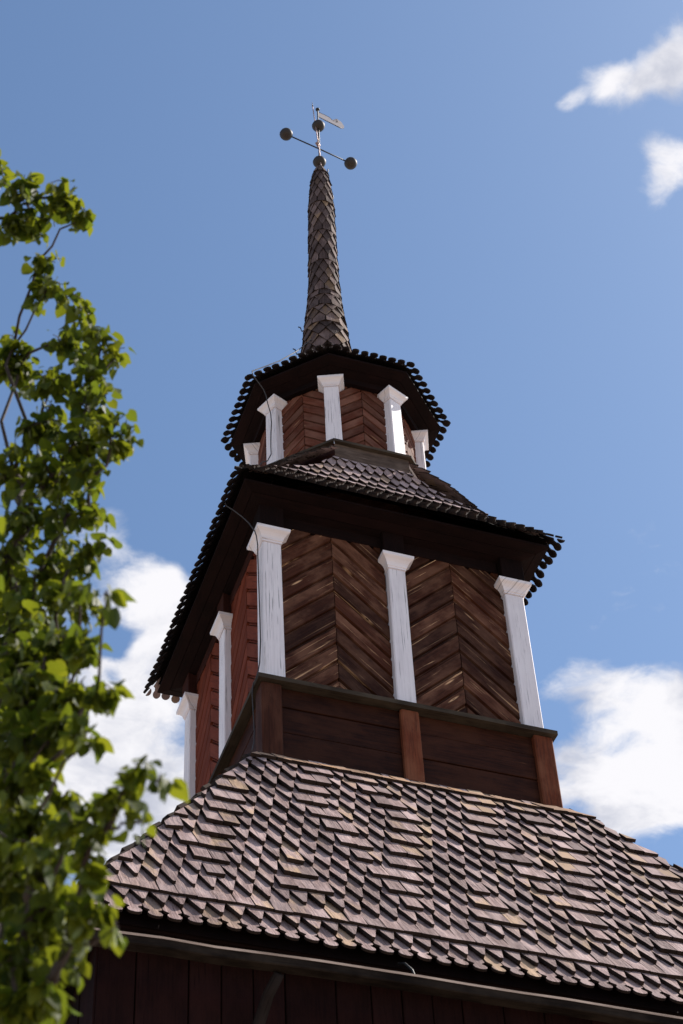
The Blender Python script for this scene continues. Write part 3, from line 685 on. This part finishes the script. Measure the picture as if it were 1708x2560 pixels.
for row, (z, ch) in enumerate(zs):
    z = 21.45 + (z - 21.45) * kz
    for k in range(NSH):
        a = 2 * math.pi * (k + (0.5 if row % 2 else 0)) / NSH
        L = 0.34 if z < 26.2 else 0.25
        r0_ = sp_r(z); r1_ = sp_r(min(z + L, 26.7)); wd = 2 * math.pi * r0_ / NSH * 1.02; w1_ = 2 * math.pi * r1_ / NSH * 1.02
        Tn = Vector((-math.sin(a), math.cos(a), 0)); Nn = Vector((math.cos(a), math.sin(a), 0))
        sx_ = (sp_x(min(z + L, 26.7)) - sp_x(z))
        S = (Nn * (r1_ - r0_) + Vector((sx_, -0.4 * sx_, 0)) + Vector((0, 0, L))).normalized(); N = Tn.cross(S)
        O = Nn * (r0_ - 0.012) + Vector((sp_x(z), -0.4 * sp_x(z), z + Z0 + rnd.gauss(0, 0.006)))
        if ch == 'P': poly = [(-.006, 0), (.006, 0), (wd / 2, 0.17), (w1_ / 2, L), (-w1_ / 2, L), (-wd / 2, 0.17)]
        else: poly = [(-wd / 2, 0), (wd / 2, 0), (w1_ / 2, L), (-w1_ / 2, L)]
        lf = 0.026 + rnd.uniform(0, 0.010)
        bend = lambda x, y, rr=r0_: -(x * x) / (2 * rr) * (1 - 0.0)
        zb = lambda x, y: lf * (1 - y / L); zt = lambda x, y: lf * (1 - y / L) + 0.021
        v, f, u = prism(poly, zb, zt)
        # flat boards are slightly cupped round the mast
        v = [(x, y, zz_ - (x * x) / (2.4 * r0_)) for x, y, zz_ in v]
        mw = frame(O, Tn, S, N)
        facing = Nn.dot(Vector((-0.37, -0.93, 0))) > -0.05
        if facing and z > 21.7: link('spire_shingle', sh_new(v, f, u), spire, 'shingle_dark', mw)
        else: srest.add(v, f, u, mw, True)
o = link('far_spire_shingles', srest.mesh('far_spire_shingles'), spire, 'shingle_dark'); o['kind'] = 'stuff'
def hook(pts): 
    b = Bag(); tube(b, pts, 0.010, 0.009, 6); link('hook', b.mesh('hook', True), spire, 'iron')
def cam_right(px, pz, base): return tuple(Vector(base) + AXH * px + Vector((0, 0, pz)))
AXH = Vector((0.93, -0.367, 0))
for (bx, bz, pts) in ((-0.29, 22.55, ((0, 0), (-0.10, -0.07), (-0.12, 0.02), (-0.15, 0.04))), (-0.36, 21.98, ((0.06, 0.03), (-0.12, -0.02), (-0.14, 0.09), (-0.17, 0.11))), (0.075, 26.42, ((0, 0), (0.07, 0.16), (0.07, 0.22))), (0.15, 25.72, ((0, 0), (0.045, 0.08), (0.045, 0.16)))):
    hook([tuple(AXH * (bx + q) + Vector((0, 0, Z0 + bz + h))) for q, h in pts])

# ================================================================ weather vane
vane = empty('weather_vane', (0.015, -0.006, Z0 + 26.6)); tag(vane, 'iron weather vane with four dark balls and a pale pennant on the spire tip', 'weather vane')
def vpart(name, bagf, mat, smooth=True):
    b = Bag(); bagf(b); me = b.mesh(name, smooth); me.transform(Matrix.Translation((-0.015, 0.006, -Z0 - 26.6))); return link(name, me, vane, mat)
vpart('mast', lambda b: tube(b, [(0.015, -0.006, Z0 + 26.55), (0.03, -0.012, Z0 + 27.6), (0.038, -0.015, Z0 + 28.42)], 0.017, 0.012, 8), 'iron')
vpart('crossbar', lambda b: tube(b, [(-0.56, -0.086, Z0 + 27.29), (0.022, 0.012, Z0 + 27.285), (0.612, 0.125, Z0 + 27.29)], 0.012, 0.012, 8), 'iron')
vpart('lightning_rod', lambda b: tube(b, [(0.02, -0.05, Z0 + 26.45), (0.015, -0.055, Z0 + 26.9), (-0.012, -0.03, Z0 + 27.7), (-0.05, -0.02, Z0 + 28.50)], 0.011, 0.008, 6), 'rod')
vpart('rod_tip', lambda b: tube(b, [(-0.0495, -0.02, Z0 + 28.49), (-0.053, -0.02, Z0 + 28.62)], 0.011, 0.002, 6), 'iron')
vpart('clamp', lambda b: tube(b, [(-0.03, -0.05, Z0 + 27.36), (0.03, 0.0, Z0 + 27.33)], 0.03, 0.03, 8), 'rod')
def ball(p, r=0.104, mat='copper', name='ball'):
    prof = []
    for i in range(1, 12):
        a = math.pi * i / 12; rr = r * math.sin(a) * (1.0 + 0.0); prof.append((rr, -r * math.cos(a)))
    prof.insert(6, (r * 1.03, 0.006)); prof.insert(6, (r * 1.03, -0.006)); del prof[5 if False else 8]
    prof = sorted(prof, key=lambda q: q[1])
    b = lathe(name, prof, mat, vane, 20, (p[0] - 0.015, p[1] + 0.006, p[2] - Z0 - 26.6)); return b
for p in ((0.015, -0.006, Z0 + 26.86), (0.034, -0.013, Z0 + 27.935), (-0.56, -0.086, Z0 + 27.29), (0.612, 0.125, Z0 + 27.29)): 
    bo = ball(p)
    if abs(p[0]) > 0.3:
        b = Bag(); tube(b, [(0.03, -0.02, 0.095), (0.034, -0.022, 0.125)], 0.010, 0.007, 6); link('ball_stud', b.mesh('ball_stud'), bo, 'iron')
ball((0.0385, -0.015, Z0 + 28.44), 0.034, 'iron', 'knob')
pts = [(0.0, 0.075), (0.10, 0.085), (0.21, 0.080), (0.26, 0.035), (0.32, 0.010), (0.365, 0.022), (0.385, 0.070), (0.355, 0.150), (0.44, 0.110), (0.49, 0.020), (0.48, -0.050), (0.43, -0.085), (0.36, -0.085), (0.24, -0.080), (0.12, -0.078), (0.0, -0.072)]
vv = []; FD = Vector((0.98, 0.2, 0)); FN = Vector((-0.2, 0.98, 0))
for s_ in (-0.004, 0.004):
    for x, zq in pts: vv.append(tuple(Vector((0.040, -0.015, Z0 + 28.29)) + FD * (x + 0.012) + FN * s_ + Vector((0, 0, zq))))
n = len(pts); bmv = bmesh.new(); V = [bmv.verts.new(v) for v in vv]
fA = bmv.faces.new(V[:n][::-1]); fB = bmv.faces.new(V[n:])
for i in range(n): bmv.faces.new((V[i], V[(i + 1) % n], V[n + (i + 1) % n], V[n + i]))
bmesh.ops.triangulate(bmv, faces=[fA, fB]); me = bpy.data.meshes.new('pennant'); bmv.to_mesh(me); bmv.free()
me.uv_layers.new(name='UVMap'); me.transform(Matrix.Translation((-0.015, 0.006, -Z0 - 26.6))); link('pennant', me, vane, 'vane')
edge = [tuple(Vector((0.040, -0.015, Z0 + 28.29)) + FD * (x + 0.012) + Vector((0, 0, zq))) for x, zq in pts[-5:] ]
vpart('pennant_edge', lambda b: (tube(b, edge, 0.007, 0.006, 5), tube(b, [tuple(Vector((0.040, -0.015, Z0 + 28.29)) + FD * (x + 0.012) + Vector((0, 0, zq))) for x, zq in pts[:5]], 0.007, 0.006, 5)), 'iron')

# ================================================================ lightning conductor
wires = empty('lightning_cable', (-1.78, -1.62, Z0 + 12.9)); tag(wires, 'thin dark lightning cable running down the front-left corner of the tower', 'cable')
def wire(pts):
    # smooth a polyline with midpoints
    P_ = [Vector(p) for p in pts]; Q = [P_[0]]
    for i in range(len(P_) - 1): Q += [P_[i].lerp(P_[i+1], 0.3), P_[i].lerp(P_[i+1], 0.7)]
    Q.append(P_[-1]); b = Bag(); tube(b, Q, 0.0075, 0.0075, 5); me = b.mesh('wire', True); me.transform(Matrix.Translation((1.78, 1.62, -Z0 - 12.9))); link('wire', me, wires, 'wire')
v0 = [1.20 * math.cos(R(-157.5)), 1.20 * math.sin(R(-157.5))]
wire([(-.30, -.14, Z0 + 22.0), (-.8, -.5, Z0 + 20.95), (-1.30, -.62, Z0 + 20.36), (-1.42, -.68, Z0 + 20.20), (-1.30, -.66, Z0 + 20.05), (-1.19, -.62, Z0 + 19.92), (-1.16, -.60, Z0 + 19.72), (-1.10, -.585, Z0 + 19.5), (-1.105, -.52, Z0 + 19.1), (-1.10, -.52, Z0 + 18.72), (-1.29, -.56, Z0 + 18.56), (-1.30, -.6, Z0 + 18.3), (-1.42, -.9, Z0 + 17.6), (-1.9, -1.35, Z0 + 16.95), (-2.02, -1.40, Z0 + 16.72), (-1.85, -1.50, Z0 + 16.5), (-1.70, -1.60, Z0 + 16.2), (-1.66, -1.62, Z0 + 16.0), (-1.622, -1.50, Z0 + 15.85), (-1.617, -1.52, Z0 + 15.0), (-1.617, -1.53, Z0 + 14.3), (-1.66, -1.52, Z0 + 13.99), (-1.72, -1.52, Z0 + 13.86), (-1.70, -1.50, Z0 + 13.5), (-1.70, -1.54, Z0 + 13.1), (-1.76, -1.62, Z0 + 12.88)])

# ================================================================ linden tree
TR = Vector((-7.55, -11.1, 0))
tree = empty('linden_tree', TR); tag(tree, 'leafy green linden tree with backlit leaves at the left of the tower', 'tree')
LOBES = [(-6.0, -11.51, 8.64, 0.08), (-5.85, -11.58, 8.38, 0.11), (-5.73, -11.62, 8.37, 0.1), (-5.66, -11.62, 8.35, 0.06), (-5.64, -11.57, 8.3, 0.04), (-5.9, -11.5, 8.32, 0.09), (-5.77, -11.46, 8.38, 0.08), (-5.75, -11.41, 8.2, 0.07), (-5.69, -11.35, 8.12, 0.08), (-5.55, -11.39, 7.97, 0.08), (-5.49, -11.4, 7.82, 0.08), (-5.4, -11.37, 7.77, 0.06), (-5.58, -11.28, 7.88, 0.09), (-5.77, -11.14, 7.97, 0.09), (-5.62, -11.27, 7.62, 0.11), (-5.46, -11.35, 7.63, 0.1), (-5.74, -11.08, 7.9, 0.11), (-5.48, -11.32, 7.48, 0.1), (-5.65, -11.19, 7.42, 0.13), (-5.5, -11.28, 7.31, 0.11), (-5.4, -11.4, 7.24, 0.09), (-5.34, -11.42, 7.24, 0.04), (-5.7, -11.05, 7.32, 0.12), (-5.58, -11.22, 7.15, 0.13), (-5.44, -11.34, 7.07, 0.07), (-5.65, -11.16, 6.98, 0.13), (-5.52, -11.27, 6.9, 0.11), (-5.45, -11.32, 6.91, 0.06), (-5.68, -11.07, 6.78, 0.13), (-5.57, -11.19, 6.71, 0.12), (-5.46, -11.31, 6.64, 0.08), (-5.41, -11.36, 6.67, 0.04), (-5.62, -11.12, 6.53, 0.14), (-5.52, -11.33, 6.4, 0.11), (-5.5, -11.71, 6.04, 0.06), (-5.58, -12.38, 5.42, 0.02), (-5.63, -11.38, 6.08, 0.13), (-5.53, -11.5, 6.0, 0.1), (-5.53, -11.83, 5.74, 0.06), (-5.64, -11.51, 5.78, 0.13), (-5.54, -11.69, 5.63, 0.1), (-5.53, -12.1, 5.3, 0.05), (-5.65, -11.56, 5.55, 0.11), (-5.55, -11.7, 5.5, 0.09), (-5.54, -12.08, 5.15, 0.05), (-5.67, -11.63, 5.34, 0.08), (-5.62, -11.75, 5.29, 0.06), (-5.46, -12.37, 4.82, 0.04), (-5.41, -12.37, 4.8, 0.02), (-5.5, -12.32, 4.79, 0.05), (-5.55, -12.23, 4.8, 0.05), (-5.44, -12.28, 4.74, 0.02), (-5.59, -12.13, 4.8, 0.06), (-5.52, -12.24, 4.73, 0.04), (-5.64, -11.78, 5.06, 0.1), (-5.6, -11.89, 4.86, 0.1), (-5.64, -11.67, 4.96, 0.11), (-5.55, -12.15, 4.67, 0.05), (-5.52, -12.19, 4.55, 0.04), (-5.56, -12.16, 4.54, 0.06), (-5.6, -11.87, 4.71, 0.1), (-5.48, -12.24, 4.44, 0.01), (-5.63, -11.86, 4.57, 0.1), (-5.55, -11.99, 4.53, 0.05), (-5.59, -11.89, 4.45, 0.06), (-5.64, -11.86, 4.44, 0.07), (-5.58, -12.01, 4.42, 0.04)]
rt = random.Random(11)
extra = []
nl = AX_R * 4914 + AX_F * 854; nl.normalize()      # a plane through the eye: the rest of the crown keeps to its left
while len(extra) < 95:
    q = Vector((rt.uniform(-1, 1), rt.uniform(-1, 1), rt.uniform(-1, 1)))
    if q.length > 1 or q.length < 0.35: continue
    P_ = Vector((-7.55, -11.1, 6.7)) + Vector((q.x * 2.0, q.y * 1.9, q.z * 3.0))
    if (P_ - CAM).dot(nl) > -0.34: continue
    extra.append((P_.x, P_.y, P_.z, rt.uniform(0.28, 0.42)))
def loc_t(p): return Vector(p) - TR
tb = Bag(); tp = [(0, 0, -0.1), (0.02, 0.0, 0.5), (0.05, -0.03, 1.6), (0.02, -0.05, 3.0), (0.08, 0.0, 4.6), (0.05, 0.05, 6.2), (0.12, 0.02, 7.6), (0.10, 0.05, 9.0)]
tube(tb, tp, 0.17, 0.03, 12); link('trunk', tb.mesh('trunk', True), tree, 'bark')
def trunk_at(z):
    for a, b_ in zip(tp[:-1], tp[1:]):
        if z <= b_[2]: t = (z - a[2]) / (b_[2] - a[2]); return Vector(a).lerp(Vector(b_), t)
    return Vector(tp[-1])
twigs = Bag(); limbs = []
LOBES += [(x + (x - CAM.x) * 0.13 - 0.09, y + (y - CAM.y) * 0.13, z + (z - 1.6) * 0.13, r * 1.1) for x, y, z, r in LOBES if z < 6.7 and x < -5.52]
allb = [(Vector(l[:3]), l[3], True) for l in LOBES] + [(Vector(l[:3]), l[3], False) for l in extra]
# boughs: every spray hangs on the nearest one that lies closer to the trunk
nodes = [(trunk_at(z_), 0.0, None) for z_ in [1.9 + 0.35 * k for k in range(20)]]
todo = sorted([(loc_t(p), r_) for p, r_, vis in allb], key=lambda q: math.hypot(q[0].x - .05, q[0].y) + 0.15 * abs(q[0].z - 6))
par = {}; pos = [n_[0] for n_ in nodes]; N0 = len(pos)
for q, r_ in todo:
    best = min(range(len(pos)), key=lambda i: (pos[i] - q).length + (0.5 if pos[i].z > q.z + 0.05 else 0) + (0.25 if i < N0 else 0))
    par[len(pos)] = best; pos.append(q)
load = {i: 1 for i in range(len(pos))}
for i in range(len(pos) - 1, N0 - 1, -1):
    load[par[i]] = load.get(par[i], 1) + load[i]
for i in range(N0, len(pos)):
    a_, e_ = pos[par[i]], pos[i]; ln = (e_ - a_).length
    m1 = a_.lerp(e_, 0.35) + Vector((rt.gauss(0, .06), rt.gauss(0, .06), rt.gauss(0.0, .06))) * ln
    m2 = a_.lerp(e_, 0.7) + Vector((rt.gauss(0, .07), rt.gauss(0, .07), rt.gauss(0.03, .06))) * ln
    ra = min(0.045, 0.0042 * math.sqrt(load[i]) + 0.001); 
    if load[i] >= 9:
        b = Bag(); tube(b, [a_, m1, m2, e_], ra * 1.1, ra * 0.85, 7); link('limb', b.mesh('limb', True), tree, 'bark')
    else: tube(twigs, [a_, m1, m2, e_], ra, ra * 0.7, 5)
def leaf_shape(rg):
    """heart-shaped blade, tip along +y, folded a little along the midrib"""
    o = [(0.0, 0.06), (0.30, -0.02), (0.47, 0.20), (0.44, 0.48), (0.25, 0.80), (0.0, 1.05)]
    f_ = rg.uniform(0.10, 0.34); dr = rg.uniform(0.05, 0.35); vs = []; uv = []
    ax = [(0, 0.06), (0, 0.35), (0, 0.70), (0, 1.05)]
    for x, y in ax: vs.append((0, y, -dr * y * y)); uv.append((0, y * .07))
    for s_ in (1, -1):
        for x, y in o[1:5]: xx = x * rg.uniform(0.9, 1.1); vs.append((s_ * xx, y, xx * f_ - dr * y * y + rg.uniform(-.03, .03))); uv.append((s_ * xx * .07, y * .07))
    fs = [[0, 4, 5, 1], [1, 5, 6, 2], [2, 6, 7], [2, 7, 3], [0, 1, 9, 8], [1, 2, 10, 9], [2, 11, 10], [2, 3, 11]]
    return vs, fs, uv
def bract_shape():
    vs = [(-.05, 0, 0), (.05, 0, 0), (-.13, .4, .03), (.13, .4, .03), (-.13, .8, -.02), (.13, .8, -.02), (0, 1.1, 0)]
    return vs, [[0, 1, 3, 2], [2, 3, 5, 4], [4, 5, 6]], [(x * .05, y * .05) for x, y, z in vs]
shapes = [leaf_shape(random.Random(k)) for k in range(10)]
lmesh = [mesh_from(v, f, u, name='leaf', smooth=True) for v, f, u in shapes]
leaves = []; bracts = Bag()
for (P_, r_, vis) in allb:
    q = loc_t(P_)
    near = (P_ - CAM).length
    nL = int((3.1 if vis else 0.6) * math.pi * r_ * r_ * (1.5 if P_.z < 6.1 else 1.0) / (0.062 * 0.062 * 0.42)) + 3
    nt_ = max(2, nL // 7)
    for t_ in range(nt_):
        d_ = Vector((rt.gauss(0, 1), rt.gauss(0, 1), rt.gauss(0, 1) - 0.15)).normalized()
        e_ = q + d_ * r_ * rt.uniform(0.5, 1.3); s_ = q + Vector((rt.gauss(0, .25), rt.gauss(0, .25), rt.gauss(0, .25))) * r_
        m_ = s_.lerp(e_, 0.5) + Vector((0, 0, 0.02)); tube(twigs, [s_, m_, e_], 0.0034, 0.0016, 4, False)
        for j in range(max(2, int(nL / nt_ + rt.random()))):
            t = rt.uniform(0.15, 1.05); a = s_.lerp(e_, t)
            out = Vector((rt.gauss(0, 1), rt.gauss(0, 1), rt.gauss(0, 0.6))).normalized()
            p0 = a + out * rt.uniform(0.01, 0.035)
            tipd = (out * 0.7 + Vector((rt.gauss(0, .35), rt.gauss(0, .35), -rt.uniform(0.1, 1.3)))).normalized()
            nn = Vector((rt.gauss(0, .55), rt.gauss(0, .55), 1.0)).normalized(); X = tipd.cross(nn)
            if X.length < 0.1: continue
            X.normalize(); N = X.cross(tipd)
            sz = rt.uniform(0.034, 0.066) * (1.0 if rt.random() < .8 else 0.55)
            mw = frame(p0, X * sz, tipd * sz, N * sz)
            leaves.append((near + rt.uniform(0, .2) - sz * 20, mw, rt.randrange(10), vis))
        if rt.random() < 0.6:
            for j in range(rt.randrange(1, 4)):
                a = s_.lerp(e_, rt.uniform(0.3, 1)); X = Vector((rt.gauss(0, 1), rt.gauss(0, 1), 0)).normalized(); dn = Vector((rt.gauss(0, .3), rt.gauss(0, .3), -1)).normalized(); N = X.cross(dn).normalized()
                sz = rt.uniform(0.035, 0.06); v, f, u = bract_shape(); bracts.add(v, f, u, frame(a, X * sz, dn * sz, N * sz))
leaves.sort(key=lambda l: l[0])
fol = Bag(); nlv = 0
for (d_, mw, k, vis) in leaves:
    if vis and nlv < 300 and in_view(TR + mw.translation, -0.02): nlv += 1; link('leaf', lmesh[k], tree, 'leaf', mw)
    else: v, f, u = shapes[k]; fol.add(v, f, u, mw)
o = link('foliage', fol.mesh('foliage', True), tree, 'leaf'); o['kind'] = 'stuff'
o = link('flower_bracts', bracts.mesh('flower_bracts', True), tree, 'bract'); o['kind'] = 'stuff'
o = link('twigs', twigs.mesh('twigs', True), tree, 'twig'); o['kind'] = 'stuff'
